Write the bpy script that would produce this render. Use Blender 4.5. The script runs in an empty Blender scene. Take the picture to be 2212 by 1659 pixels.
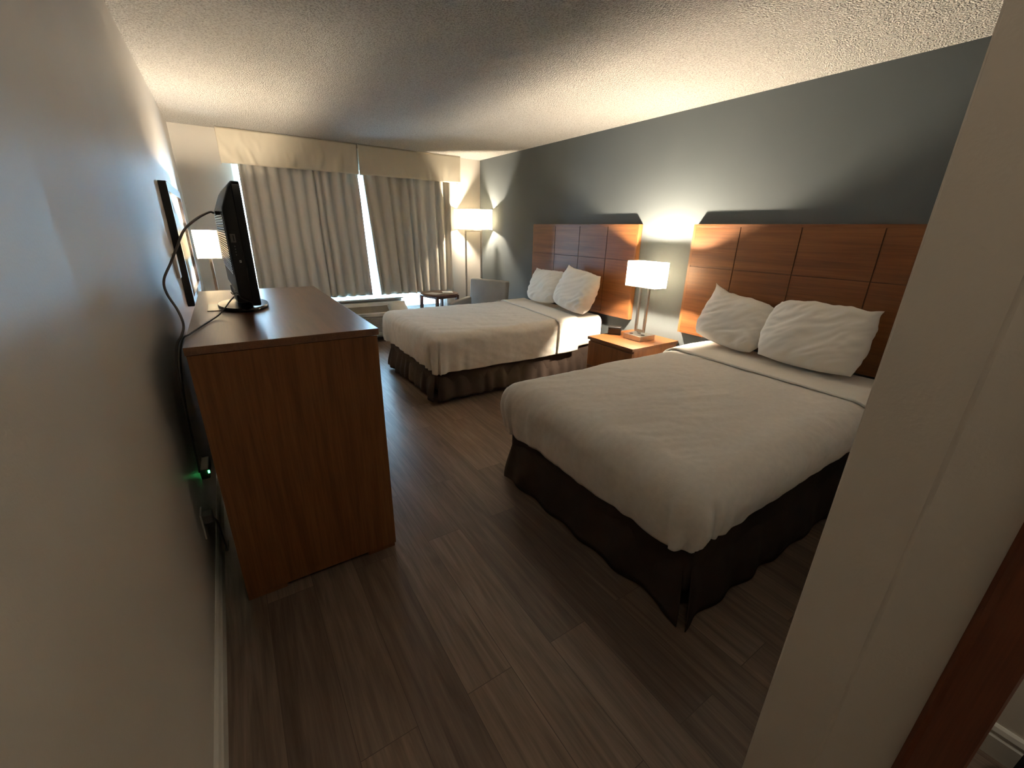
import bpy, bmesh, math, random
from mathutils import Vector, Matrix, noise, Euler

# ------------------------------------------------------------------ scene, camera, light, exposure
scene = bpy.context.scene
COL = scene.collection
random.seed(7)

cam_data = bpy.data.cameras.new('camera')
cam = bpy.data.objects.new('camera', cam_data)
COL.objects.link(cam)
cam_data.sensor_width = 36.0
cam_data.lens = 899.33 / 2212 * 36.0
cam_data.clip_start = 0.02
RIGHT = Vector((0.83501917, -0.54978817, 0.02181637))
DOWN = Vector((-0.17253268, -0.2992814, -0.93843653))
FWD = Vector((0.52247053, 0.77984845, -0.34476213))
cam.matrix_world = Matrix((
    (RIGHT.x, -DOWN.x, -FWD.x, 0.26385),
    (RIGHT.y, -DOWN.y, -FWD.y, 0.0),
    (RIGHT.z, -DOWN.z, -FWD.z, 1.48335),
    (0, 0, 0, 1)))
scene.camera = cam

scene.view_settings.view_transform = 'Standard'
scene.view_settings.look = 'None'
scene.view_settings.gamma = 1.0
scene.view_settings.use_curve_mapping = False
scene.view_settings.exposure = 3.8
try:
    scene.cycles.use_denoising = True
    scene.cycles.max_bounces = 16
    scene.cycles.diffuse_bounces = 10
    scene.cycles.glossy_bounces = 4
    scene.cycles.sample_clamp_indirect = 1.5
    scene.cycles.caustics_reflective = False
except Exception:
    pass

world = bpy.data.worlds.new('overcast_sky')
scene.world = world
world.use_nodes = True
wbg = world.node_tree.nodes['Background']
wbg.inputs['Color'].default_value = (0.50, 0.78, 1.0, 1)
wbg.inputs['Strength'].default_value = 5.0

BULB_W = 1280.0      # radiance of the lamp bulbs
HALL_FILL_W = 0.6  # strength of the added fill light in the hall

# window portal helps the sky light find the opening
pd = bpy.data.lights.new('window_portal', 'AREA')
pd.shape = 'RECTANGLE'
pd.size = 2.5
pd.size_y = 1.85
pd.cycles.is_portal = True
po = bpy.data.objects.new('window_portal', pd)
COL.objects.link(po)
po.location = (1.8, 6.16, 1.25)
po.rotation_euler = (math.radians(-90), 0, 0)

# ------------------------------------------------------------------ helpers
def lin(c):
    return tuple(((v / 255.0 + 0.055) / 1.055) ** 2.4 if v > 10 else v / 255.0 / 12.92 for v in c)

def new_mat(name):
    m = bpy.data.materials.new(name)
    m.use_nodes = True
    nt = m.node_tree
    return m, nt, nt.nodes['Principled BSDF'], nt.nodes['Material Output']

def node(nt, t, **kw):
    n = nt.nodes.new(t)
    for k, v in kw.items():
        if hasattr(n, k):
            setattr(n, k, v)
        else:
            n.inputs[k].default_value = v
    return n

def coords(nt, scale=(1, 1, 1), kind='Object'):
    tc = nt.nodes.new('ShaderNodeTexCoord')
    mp = nt.nodes.new('ShaderNodeMapping')
    mp.inputs['Scale'].default_value = scale
    nt.links.new(tc.outputs[kind], mp.inputs['Vector'])
    return mp.outputs['Vector']

def ramp(nt, fac, stops):
    r = nt.nodes.new('ShaderNodeValToRGB')
    els = r.color_ramp.elements
    while len(els) < len(stops):
        els.new(0.5)
    for e, (p, c) in zip(els, stops):
        e.position = p
        e.color = (*c, 1) if len(c) == 3 else c
    nt.links.new(fac, r.inputs['Fac'])
    return r.outputs['Color']

def add_bump(nt, bsdf, height, strength=0.3, dist=0.002):
    b = nt.nodes.new('ShaderNodeBump')
    b.inputs['Strength'].default_value = strength
    b.inputs['Distance'].default_value = dist
    nt.links.new(height, b.inputs['Height'])
    nt.links.new(b.outputs['Normal'], bsdf.inputs['Normal'])
    return b

def plain(name, col, rough=0.5, metal=0.0, var=0.06, nscale=8.0, spec=None):
    m, nt, b, o = new_mat(name)
    v = coords(nt)
    n = node(nt, 'ShaderNodeTexNoise')
    n.inputs['Scale'].default_value = nscale
    nt.links.new(v, n.inputs['Vector'])
    c = ramp(nt, n.outputs['Fac'], [(0.3, tuple(x * (1 - var) for x in col)), (0.7, tuple(min(1, x * (1 + var)) for x in col))])
    nt.links.new(c, b.inputs['Base Color'])
    b.inputs['Roughness'].default_value = rough
    b.inputs['Metallic'].default_value = metal
    if spec is not None:
        b.inputs['Specular IOR Level'].default_value = spec
    return m

def painted(name, col, rough, bump=0.25, bscale=220.0, spec=0.5, dist=0.0015):
    m, nt, b, o = new_mat(name)
    v = coords(nt)
    n = node(nt, 'ShaderNodeTexNoise')
    n.inputs['Scale'].default_value = bscale
    n.inputs['Detail'].default_value = 3
    nt.links.new(v, n.inputs['Vector'])
    n2 = node(nt, 'ShaderNodeTexNoise')
    n2.inputs['Scale'].default_value = 1.7
    nt.links.new(v, n2.inputs['Vector'])
    c = ramp(nt, n2.outputs['Fac'], [(0.3, tuple(x * 0.97 for x in col)), (0.7, tuple(min(1, x * 1.03) for x in col))])
    nt.links.new(c, b.inputs['Base Color'])
    b.inputs['Roughness'].default_value = rough
    b.inputs['Specular IOR Level'].default_value = spec
    add_bump(nt, b, n.outputs['Fac'], bump, dist)
    return m

def wood(name, dark, mid, light, axis, rough=0.35, fine=70.0, along=1.4, bump=0.08):
    m, nt, b, o = new_mat(name)
    sc = [fine * 0.35] * 3
    sc[axis] = along
    v = coords(nt, tuple(sc))
    n = node(nt, 'ShaderNodeTexNoise')
    n.inputs['Scale'].default_value = 1.0
    n.inputs['Detail'].default_value = 5
    n.inputs['Roughness'].default_value = 0.62
    n.inputs['Distortion'].default_value = 0.4
    nt.links.new(v, n.inputs['Vector'])
    sc2 = [fine * 2.6] * 3
    sc2[axis] = along * 4
    v2 = coords(nt, tuple(sc2))
    n2 = node(nt, 'ShaderNodeTexNoise')
    n2.inputs['Scale'].default_value = 1.0
    n2.inputs['Detail'].default_value = 3
    nt.links.new(v2, n2.inputs['Vector'])
    c1 = ramp(nt, n.outputs['Fac'], [(0.28, dark), (0.48, mid), (0.72, light)])
    c2 = ramp(nt, n2.outputs['Fac'], [(0.30, (0.62, 0.58, 0.55)), (0.62, (1, 1, 1))])
    mx = nt.nodes.new('ShaderNodeMix')
    mx.data_type = 'RGBA'
    mx.blend_type = 'MULTIPLY'
    mx.inputs['Factor'].default_value = 0.55
    nt.links.new(c1, mx.inputs['A'])
    nt.links.new(c2, mx.inputs['B'])
    nt.links.new(mx.outputs['Result'], b.inputs['Base Color'])
    b.inputs['Roughness'].default_value = rough
    add_bump(nt, b, n2.outputs['Fac'], bump, 0.001)
    return m

def fabric(name, col, rough=0.9, weave=900.0, bump=0.25, var=0.06, blot=7.0, sheen=0.0, translucent=0.0, tcol=None):
    m, nt, b, o = new_mat(name)
    v = coords(nt)
    n = node(nt, 'ShaderNodeTexNoise')
    n.inputs['Scale'].default_value = weave
    n.inputs['Detail'].default_value = 2
    nt.links.new(v, n.inputs['Vector'])
    n2 = node(nt, 'ShaderNodeTexNoise')
    n2.inputs['Scale'].default_value = blot
    n2.inputs['Detail'].default_value = 4
    nt.links.new(v, n2.inputs['Vector'])
    c = ramp(nt, n2.outputs['Fac'], [(0.3, tuple(x * (1 - var) for x in col)), (0.7, tuple(min(1, x * (1 + var)) for x in col))])
    nt.links.new(c, b.inputs['Base Color'])
    b.inputs['Roughness'].default_value = rough
    b.inputs['Specular IOR Level'].default_value = 0.2
    if sheen:
        b.inputs['Sheen Weight'].default_value = sheen
    add_bump(nt, b, n.outputs['Fac'], bump, 0.001)
    if translucent > 0:
        t = nt.nodes.new('ShaderNodeBsdfTranslucent')
        t.inputs['Color'].default_value = (*(tcol or col), 1)
        mx = nt.nodes.new('ShaderNodeMixShader')
        mx.inputs['Fac'].default_value = translucent
        nt.links.new(b.outputs[0], mx.inputs[1])
        nt.links.new(t.outputs[0], mx.inputs[2])
        nt.links.new(mx.outputs[0], o.inputs['Surface'])
    return m

def emit(name, col, strength):
    m, nt, b, o = new_mat(name)
    b.inputs['Base Color'].default_value = (0.8, 0.8, 0.8, 1)
    b.inputs['Emission Color'].default_value = (*col, 1)
    b.inputs['Emission Strength'].default_value = strength
    return m

# ---- mesh builders
def box(bm, x0, x1, y0, y1, z0, z1, bevel=0.0, seg=2):
    vs = [bm.verts.new((x, y, z)) for x in (x0, x1) for y in (y0, y1) for z in (z0, z1)]
    idx = [(0, 1, 3, 2), (4, 6, 7, 5), (0, 4, 5, 1), (2, 3, 7, 6), (0, 2, 6, 4), (1, 5, 7, 3)]
    fs = [bm.faces.new([vs[i] for i in f]) for f in idx]
    if bevel > 0:
        es = list({e for f in fs for e in f.edges})
        bmesh.ops.bevel(bm, geom=es, offset=bevel, segments=seg, affect='EDGES', profile=0.5)
    return vs

def prism(bm, pts, z0, z1):
    """vertical prism over a plan polygon"""
    lo = [bm.verts.new((x, y, z0)) for x, y in pts]
    hi = [bm.verts.new((x, y, z1)) for x, y in pts]
    n = len(pts)
    bm.faces.new(lo[::-1])
    bm.faces.new(hi)
    for i in range(n):
        bm.faces.new((lo[i], lo[(i + 1) % n], hi[(i + 1) % n], hi[i]))

def extrude_profile(bm, prof, origin, along, u, w=Vector((0, 0, 1)), length=1.0):
    """profile points (a,b) in the u,w plane, swept along a vector"""
    o = Vector(origin)
    A = [bm.verts.new(o + u * a + w * b) for a, b in prof]
    B = [bm.verts.new(o + u * a + w * b + along * length) for a, b in prof]
    n = len(prof)
    for i in range(n):
        bm.faces.new((A[i], A[(i + 1) % n], B[(i + 1) % n], B[i]))
    bm.faces.new(A[::-1])
    bm.faces.new(B)

def catmull(pts, sub=8):
    P = [Vector(p) for p in pts]
    P = [P[0] * 2 - P[1]] + P + [P[-1] * 2 - P[-2]]
    out = []
    for i in range(1, len(P) - 2):
        for k in range(sub):
            t = k / sub
            a, b, c, d = P[i - 1], P[i], P[i + 1], P[i + 2]
            out.append(0.5 * ((2 * b) + (c - a) * t + (2 * a - 5 * b + 4 * c - d) * t * t + (3 * b - a - 3 * c + d) * t ** 3))
    out.append(P[-2])
    return out

def tube(bm, pts, r, seg=10):
    prev = None
    n = len(pts)
    up = Vector((0.3, 0.2, 1)).normalized()
    rings = []
    for i, p in enumerate(pts):
        t = (pts[min(i + 1, n - 1)] - pts[max(i - 1, 0)]).normalized()
        a = t.cross(up)
        if a.length < 1e-3:
            a = t.cross(Vector((1, 0, 0)))
        a.normalize()
        b = t.cross(a).normalized()
        up = b if b.dot(up) > 0 else -b
        b = up
        a = b.cross(t).normalized()
        rings.append([bm.verts.new(p + (a * math.cos(k / seg * 2 * math.pi) + b * math.sin(k / seg * 2 * math.pi)) * r) for k in range(seg)])
    for q, s in zip(rings, rings[1:]):
        for k in range(seg):
            bm.faces.new((q[k], q[(k + 1) % seg], s[(k + 1) % seg], s[k]))
    bm.faces.new(rings[0][::-1])
    bm.faces.new(rings[-1])

def lathe(bm, prof, seg=40, cx=0, cy=0, sx=1, sy=1):
    rings = []
    for r, z in prof:
        if r < 1e-6:
            rings.append([bm.verts.new((cx, cy, z))])
        else:
            rings.append([bm.verts.new((cx + sx * r * math.cos(k / seg * 2 * math.pi), cy + sy * r * math.sin(k / seg * 2 * math.pi), z)) for k in range(seg)])
    for q, s in zip(rings, rings[1:]):
        for k in range(seg):
            k2 = (k + 1) % seg
            if len(q) == 1 and len(s) > 1:
                bm.faces.new((q[0], s[k2], s[k]))
            elif len(s) == 1 and len(q) > 1:
                bm.faces.new((q[k], q[k2], s[0]))
            elif len(q) > 1:
                bm.faces.new((q[k], q[k2], s[k2], s[k]))

def grid(bm, nu, nv, fn):
    vs = [[bm.verts.new(fn(i / nu, j / nv)) for j in range(nv + 1)] for i in range(nu + 1)]
    for i in range(nu):
        for j in range(nv):
            bm.faces.new((vs[i][j], vs[i + 1][j], vs[i + 1][j + 1], vs[i][j + 1]))
    return vs

def root_loc(o):
    while o.parent:
        o = o.parent
    return Vector(o.location)

def obj(name, bm, mat, parent=None, loc=None, smooth=False, world=True, angle=None):
    """link a bmesh as ONE mesh object. World-space geometry is re-based on the thing's origin."""
    bmesh.ops.recalc_face_normals(bm, faces=bm.faces)
    off = Vector((0, 0, 0))
    if parent is not None:
        if world:
            off = root_loc(parent)
    elif loc is not None:
        off = Vector(loc)
    if off.length > 0:
        for v in bm.verts:
            v.co -= off
    me = bpy.data.meshes.new(name)
    bm.to_mesh(me)
    bm.free()
    if smooth:
        me.polygons.foreach_set('use_smooth', [True] * len(me.polygons))
        if angle is not None:
            me.set_sharp_from_angle(angle=math.radians(angle))
    for mm in (mat if isinstance(mat, (list, tuple)) else [mat]):
        me.materials.append(mm)
    o = bpy.data.objects.new(name, me)
    COL.objects.link(o)
    if parent is not None:
        o.parent = parent
    elif loc is not None:
        o.location = loc
    return o

def tag(o, label, cat, group=None):
    o['label'] = label
    o['category'] = cat
    if group:
        o['group'] = group
    return o

def thing(name, label, cat, loc, rotz=0.0, group=None):
    o = bpy.data.objects.new(name, None)
    o.empty_display_size = 0.1
    COL.objects.link(o)
    o.location = loc
    o.rotation_euler = (0, 0, rotz)
    return tag(o, label, cat, group)

def struct(name, bm, mat, parent=None, smooth=False, angle=None):
    o = obj(name, bm, mat, parent, smooth=smooth, angle=angle)
    if parent is None:
        o['kind'] = 'structure'
    return o

def BM():
    return bmesh.new()

def fbm(p, oct=4):
    return noise.fractal(p, 1.0, 2.0, oct, noise_basis='PERLIN_ORIGINAL')

def sstep(a, b, x):
    t = max(0.0, min(1.0, (x - a) / (b - a)))
    return t * t * (3 - 2 * t)

# ------------------------------------------------------------------ materials
M = {}
M['wall'] = painted('satin_greige_paint', (0.67, 0.63, 0.57), 0.42, 0.30, 160.0, 0.5)
M['wall_matte'] = painted('matte_greige_paint', (0.65, 0.60, 0.54), 0.9, 0.30, 160.0, 0.1)
M['wall_far'] = painted('cream_wall_paint', (0.56, 0.53, 0.48), 0.85, 0.2, 160.0, 0.15)
M['wall_blue'] = painted('blue_grey_paint', (0.110, 0.125, 0.130), 0.85, 0.25, 180.0, 0.15)
M['white_trim'] = plain('white_trim_paint', (0.68, 0.66, 0.60), 0.4)
M['cab_wood_v'] = wood('cherry_laminate_upright', (0.150, 0.054, 0.016), (0.230, 0.088, 0.027), (0.300, 0.125, 0.042), 2, 0.36)
M['cab_wood_y'] = wood('cherry_laminate_long', (0.170, 0.072, 0.032), (0.225, 0.098, 0.044), (0.285, 0.130, 0.062), 1, 0.33, bump=0.03)
_b = M['cab_wood_y'].node_tree.nodes['Principled BSDF']
_b.inputs['Coat Weight'].default_value = 0.6
_b.inputs['Coat Roughness'].default_value = 0.28
M['cab_dark'] = plain('dark_laminate_edge', (0.035, 0.014, 0.008), 0.4)
M['hb_wood'] = wood('headboard_veneer', (0.105, 0.035, 0.009), (0.168, 0.060, 0.016), (0.230, 0.094, 0.028), 1, 0.42, fine=52.0, along=0.9)
M['hb_wood_v'] = wood('headboard_edge_veneer', (0.15, 0.054, 0.015), (0.20, 0.076, 0.023), (0.24, 0.097, 0.031), 2, 0.42)
M['hb_groove'] = plain('dark_groove', (0.10, 0.036, 0.012), 0.6)
M['table_wood'] = wood('dark_cherry_wood', (0.05, 0.016, 0.008), (0.085, 0.028, 0.013), (0.13, 0.046, 0.022), 2, 0.3)
M['casing_wood'] = wood('red_brown_casing_wood', (0.125, 0.033, 0.012), (0.165, 0.046, 0.018), (0.20, 0.060, 0.023), 2, 0.35)
M['linen'] = fabric('white_linen', (0.80, 0.77, 0.71), 0.9, 700.0, 0.2, 0.02)
M['blanket'] = fabric('cream_blanket', (0.76, 0.72, 0.66), 0.95, 150.0, 0.75, 0.04, 38.0, 0.2)
M['skirt'] = fabric('dark_brown_skirt', (0.040, 0.027, 0.021), 0.9, 700.0, 0.3, 0.15, 12.0)
M['curtain'] = fabric('beige_curtain', (0.56, 0.52, 0.445), 0.75, 500.0, 0.12, 0.03, 3.0, 0.0, 0.035, (0.55, 0.6, 0.62))
M['valance'] = fabric('cream_valance', (0.60, 0.55, 0.44), 0.7, 500.0, 0.12, 0.03, 3.0)
M['lining'] = fabric('white_curtain_lining', (0.78, 0.80, 0.82), 0.8, 500.0, 0.1, 0.02, 3.0, 0.0, 0.40, (0.75, 0.85, 0.9))
M['nickel'] = plain('brushed_nickel', (0.52, 0.49, 0.44), 0.34, 1.0, 0.05, 60.0)
M['nickel_dark'] = plain('satin_nickel_posts', (0.42, 0.38, 0.32), 0.38, 1.0, 0.05, 60.0)
M['black_gloss'] = plain('black_gloss_plastic', (0.006, 0.006, 0.007), 0.22)
M['black'] = plain('black_plastic', (0.010, 0.009, 0.009), 0.5)
M['black_matte'] = plain('black_matte_plastic', (0.012, 0.011, 0.011), 0.45)
M['screen'] = plain('dark_screen_glass', (0.005, 0.005, 0.006), 0.1)
M['grey_label'] = plain('grey_sticker', (0.14, 0.13, 0.12), 0.6)
M['white_label'] = plain('white_sticker', (0.75, 0.75, 0.72), 0.6)
M['cable_grey'] = plain('grey_cable_jacket', (0.16, 0.14, 0.13), 0.5)
M['cable_black'] = plain('black_cable_jacket', (0.02, 0.018, 0.017), 0.5)
M['chair'] = fabric('grey_upholstery', (0.34, 0.34, 0.335), 0.95, 600.0, 0.3, 0.05, 9.0)
M['ptac'] = plain('cream_metal_case', (0.52, 0.47, 0.38), 0.45)
M['ptac_dark'] = plain('brown_grey_louver', (0.20, 0.165, 0.115), 0.5)
M['ptac_hole'] = plain('dark_vent_recess', (0.03, 0.026, 0.02), 0.8)
M['frame_black'] = plain('black_gloss_frame', (0.010, 0.008, 0.009), 0.25)
M['mat_board'] = plain('cream_mat_board', (0.34, 0.32, 0.265), 0.5)
M['glossy_card'] = plain('glossy_white_card', (0.82, 0.82, 0.80), 0.15)
M['paper'] = plain('white_paper', (0.80, 0.82, 0.84), 0.7)
M['navy'] = fabric('navy_fabric', (0.008, 0.009, 0.016), 0.9, 500.0, 0.3, 0.1)
M['mattress'] = M['linen']
M['steel_leg'] = plain('dark_steel', (0.03, 0.03, 0.03), 0.5, 0.6)
M['alu'] = plain('white_window_frame', (0.72, 0.74, 0.75), 0.4)

# lamp shade: thin cloth that lets the bulb glow through
def shade_mat():
    m, nt, b, o = new_mat('lit_cream_shade')
    v = coords(nt)
    n = node(nt, 'ShaderNodeTexNoise')
    n.inputs['Scale'].default_value = 350
    nt.links.new(v, n.inputs['Vector'])
    c = ramp(nt, n.outputs['Fac'], [(0.3, (0.94, 0.87, 0.70)), (0.7, (0.96, 0.90, 0.74))])
    nt.nodes.remove(b)
    d = nt.nodes.new('ShaderNodeBsdfDiffuse')
    t = nt.nodes.new('ShaderNodeBsdfTranslucent')
    nt.links.new(c, d.inputs['Color'])
    nt.links.new(c, t.inputs['Color'])
    mx = nt.nodes.new('ShaderNodeMixShader')
    mx.inputs['Fac'].default_value = 0.58
    nt.links.new(d.outputs[0], mx.inputs[1])
    nt.links.new(t.outputs[0], mx.inputs[2])
    nt.links.new(mx.outputs[0], o.inputs['Surface'])
    return m
M['shade'] = shade_mat()
M['bulb'] = emit('warm_bulb', (1.0, 0.835, 0.63), BULB_W)
M['bulb_corner'] = emit('warm_bulb_corner', (1.0, 0.835, 0.63), BULB_W * 0.33)
M['bulb_floor'] = emit('warm_bulb_dimmer', (1.0, 0.835, 0.63), BULB_W * 0.52)
M['led'] = emit('green_led', (0.1, 1.0, 0.25), 0.5)
M['hall_fill_glow'] = emit('hall_fill_emitter', (1.0, 0.84, 0.62), HALL_FILL_W)  # emitter of the added hall fill, out of view
M['closet_fill_glow'] = emit('closet_fill_emitter', (1.0, 0.92, 0.78), 7.0)  # emitter of the added closet fill, out of view

def ceiling_mat():
    m, nt, b, o = new_mat('popcorn_ceiling')
    v = coords(nt)
    n = node(nt, 'ShaderNodeTexNoise')
    n.inputs['Scale'].default_value = 95
    n.inputs['Detail'].default_value = 4
    n.inputs['Roughness'].default_value = 0.65
    nt.links.new(v, n.inputs['Vector'])
    vo = node(nt, 'ShaderNodeTexVoronoi')
    vo.inputs['Scale'].default_value = 120
    nt.links.new(v, vo.inputs['Vector'])
    add = nt.nodes.new('ShaderNodeMath')
    add.operation = 'SUBTRACT'
    nt.links.new(n.outputs['Fac'], add.inputs[0])
    nt.links.new(vo.outputs['Distance'], add.inputs[1])
    c = ramp(nt, n.outputs['Fac'], [(0.36, (0.46, 0.43, 0.385)), (0.50, (0.68, 0.65, 0.60)), (0.62, (0.76, 0.73, 0.68))])
    nt.links.new(c, b.inputs['Base Color'])
    b.inputs['Roughness'].default_value = 0.95
    b.inputs['Specular IOR Level'].default_value = 0.1
    add_bump(nt, b, add.outputs[0], 1.0, 0.018)
    return m
M['ceiling'] = ceiling_mat()

def floor_mat():
    m, nt, b, o = new_mat('grey_oak_vinyl_planks')
    tc = nt.nodes.new('ShaderNodeTexCoord')
    mp = nt.nodes.new('ShaderNodeMapping')
    mp.inputs['Rotation'].default_value = (0, 0, math.radians(90))
    mp.inputs['Location'].default_value = (0.42, 0.016, 0)
    nt.links.new(tc.outputs['Object'], mp.inputs['Vector'])
    br = nt.nodes.new('ShaderNodeTexBrick')
    br.offset = 0.37
    br.inputs['Scale'].default_value = 1.0
    br.inputs['Brick Width'].default_value = 1.22
    br.inputs['Row Height'].default_value = 0.178
    br.inputs['Mortar Size'].default_value = 0.0014
    br.inputs['Mortar Smooth'].default_value = 0.3
    br.inputs['Bias'].default_value = 0.0
    br.inputs['Color1'].default_value = (0.0, 0.0, 0.0, 1)
    br.inputs['Color2'].default_value = (1.0, 1.0, 1.0, 1)
    br.inputs['Mortar'].default_value = (0.5, 0.5, 0.5, 1)
    nt.links.new(mp.outputs['Vector'], br.inputs['Vector'])
    # grain, shifted from plank to plank
    sep = nt.nodes.new('ShaderNodeVectorMath')
    sep.operation = 'MULTIPLY_ADD'
    sep.inputs[1].default_value = (7.3, 3.1, 5.0)
    nt.links.new(br.outputs['Color'], sep.inputs[0])
    nt.links.new(tc.outputs['Object'], sep.inputs[2])
    mp2 = nt.nodes.new('ShaderNodeMapping')
    mp2.inputs['Scale'].default_value = (22, 1.5, 1)
    nt.links.new(sep.outputs[0], mp2.inputs['Vector'])
    n = node(nt, 'ShaderNodeTexNoise')
    n.inputs['Scale'].default_value = 1.0
    n.inputs['Detail'].default_value = 7
    n.inputs['Roughness'].default_value = 0.62
    n.inputs['Distortion'].default_value = 1.2
    nt.links.new(mp2.outputs['Vector'], n.inputs['Vector'])
    mp3 = nt.nodes.new('ShaderNodeMapping')
    mp3.inputs['Scale'].default_value = (150, 5, 1)
    nt.links.new(sep.outputs[0], mp3.inputs['Vector'])
    n3 = node(nt, 'ShaderNodeTexNoise')
    n3.inputs['Scale'].default_value = 1.0
    n3.inputs['Detail'].default_value = 3
    nt.links.new(mp3.outputs['Vector'], n3.inputs['Vector'])
    base = ramp(nt, n.outputs['Fac'], [(0.28, (0.125, 0.088, 0.064)), (0.5, (0.200, 0.146, 0.110)), (0.72, (0.275, 0.207, 0.160))])
    tone = ramp(nt, br.outputs['Color'], [(0.0, (0.72, 0.69, 0.69)), (0.5, (0.98, 0.97, 0.96)), (1.0, (1.26, 1.25, 1.22))])
    fine = ramp(nt, n3.outputs['Fac'], [(0.35, (0.80, 0.79, 0.78)), (0.6, (1, 1, 1))])
    m1 = nt.nodes.new('ShaderNodeMix'); m1.data_type = 'RGBA'; m1.blend_type = 'MULTIPLY'; m1.inputs['Factor'].default_value = 1.0
    nt.links.new(base, m1.inputs['A']); nt.links.new(tone, m1.inputs['B'])
    m2 = nt.nodes.new('ShaderNodeMix'); m2.data_type = 'RGBA'; m2.blend_type = 'MULTIPLY'; m2.inputs['Factor'].default_value = 0.8
    nt.links.new(m1.outputs['Result'], m2.inputs['A']); nt.links.new(fine, m2.inputs['B'])
    m3 = nt.nodes.new('ShaderNodeMix'); m3.data_type = 'RGBA'
    nt.links.new(br.outputs['Fac'], m3.inputs['Factor'])
    nt.links.new(m2.outputs['Result'], m3.inputs['A'])
    m3.inputs['B'].default_value = (0.095, 0.068, 0.050, 1)
    nt.links.new(m3.outputs['Result'], b.inputs['Base Color'])
    b.inputs['Roughness'].default_value = 0.34
    b.inputs['Specular IOR Level'].default_value = 0.45
    add_bump(nt, b, n3.outputs['Fac'], 0.12, 0.001)
    return m
M['floor'] = floor_mat()

def glass_mat():
    m, nt, b, o = new_mat('window_glass')
    nt.nodes.remove(b)
    g = nt.nodes.new('ShaderNodeBsdfGlass')
    g.inputs['IOR'].default_value = 1.02
    g.inputs['Roughness'].default_value = 0.0
    g.inputs['Color'].default_value = (0.95, 0.98, 1.0, 1)
    nt.links.new(g.outputs[0], o.inputs['Surface'])
    return m
def pane_mat():
    m, nt, b, o = new_mat('clear_window_pane')
    nt.nodes.remove(b)
    t = nt.nodes.new('ShaderNodeBsdfTransparent')
    t.inputs['Color'].default_value = (0.93, 0.97, 1.0, 1)
    g = nt.nodes.new('ShaderNodeBsdfGlossy')
    g.inputs['Roughness'].default_value = 0.02
    f = nt.nodes.new('ShaderNodeFresnel')
    f.inputs['IOR'].default_value = 1.45
    mx = nt.nodes.new('ShaderNodeMixShader')
    nt.links.new(f.outputs[0], mx.inputs['Fac'])
    nt.links.new(t.outputs[0], mx.inputs[1])
    nt.links.new(g.outputs[0], mx.inputs[2])
    nt.links.new(mx.outputs[0], o.inputs['Surface'])
    return m
M['glass'] = pane_mat()

def art_mat():
    m, nt, b, o = new_mat('pale_green_landscape_print')
    v = coords(nt, (2.0, 1.2, 5.0))
    n = node(nt, 'ShaderNodeTexNoise')
    n.inputs['Scale'].default_value = 1.3
    n.inputs['Detail'].default_value = 6
    nt.links.new(v, n.inputs['Vector'])
    c = ramp(nt, n.outputs['Fac'], [(0.3, (0.16, 0.18, 0.11)), (0.5, (0.25, 0.26, 0.18)), (0.7, (0.32, 0.31, 0.25))])
    nt.links.new(c, b.inputs['Base Color'])
    b.inputs['Roughness'].default_value = 0.35
    return m
M['art'] = art_mat()

# ------------------------------------------------------------------ the setting
XR, YF, ZC = 3.612, 5.975, 2.44
YN = -2.0
WX0, WX1, WZ0, WZ1 = 0.49, 3.02, 0.36, 2.16     # window opening

bm = BM(); box(bm, -0.1, 3.9, YN - 0.1, YF + 0.15, -0.1, 0.0); struct('floor', bm, M['floor'])
bm = BM(); box(bm, -0.1, 3.9, YN - 0.1, YF + 0.15, ZC, ZC + 0.1); struct('ceiling', bm, M['ceiling'])
bm = BM(); box(bm, -0.1, 0.0, YN - 0.1, YF + 0.15, 0, ZC); struct('wall_left', bm, M['wall'])
bm = BM(); box(bm, XR, XR + 0.1, 0.1, YF + 0.15, 0, ZC); struct('wall_right', bm, M['wall_blue'])
bm = BM()
box(bm, 0.0, WX0, YF, YF + 0.15, 0, ZC)
box(bm, WX1, XR, YF, YF + 0.15, 0, ZC)
box(bm, WX0, WX1, YF, YF + 0.15, 0, WZ0)
box(bm, WX0, WX1, YF, YF + 0.15, WZ1, ZC)
struct('wall_far', bm, M['wall_far'])
bm = BM(); box(bm, -0.1, 3.9, YN - 0.1, YN, 0, ZC); struct('wall_back', bm, M['wall'])

# partition at the right: end face, splayed face, then the closet opening with its casing
A = (1.164, 0.2198); B = (1.164, 0.0992); Cc = (1.257, 0.006); D = (1.334, -0.071)
bm = BM()
prism(bm, [A, B, Cc, D, (1.42, 0.015), (XR + 0.1, 0.015), (XR + 0.1, 0.2198)], 0, ZC)
bmesh.ops.recalc_face_normals(bm, faces=bm.faces)
es = [e for e in bm.edges if abs(e.verts[0].co.z - e.verts[1].co.z) > 1 and (abs(e.verts[0].co.x - 1.164) < 1e-4)]
bmesh.ops.bevel(bm, geom=es, offset=0.004, segments=3, affect='EDGES')
struct('wall_partition', bm, M['wall_matte'], smooth=True, angle=40)
bm = BM(); box(bm, 1.98, 2.08, YN, 0.014, 0, ZC); struct('wall_closet', bm, M['wall'])
bm = BM(); prism(bm, [(1.334, -0.95), (1.40, -0.95), (1.98, -0.95), (1.98, YN), (1.334, YN)], 0, ZC); struct('wall_hall', bm, M['wall'])
bm = BM(); box(bm, 1.334, 1.42, -0.95, -0.071, 2.06, ZC); struct('wall_header', bm, M['wall'])

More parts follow.
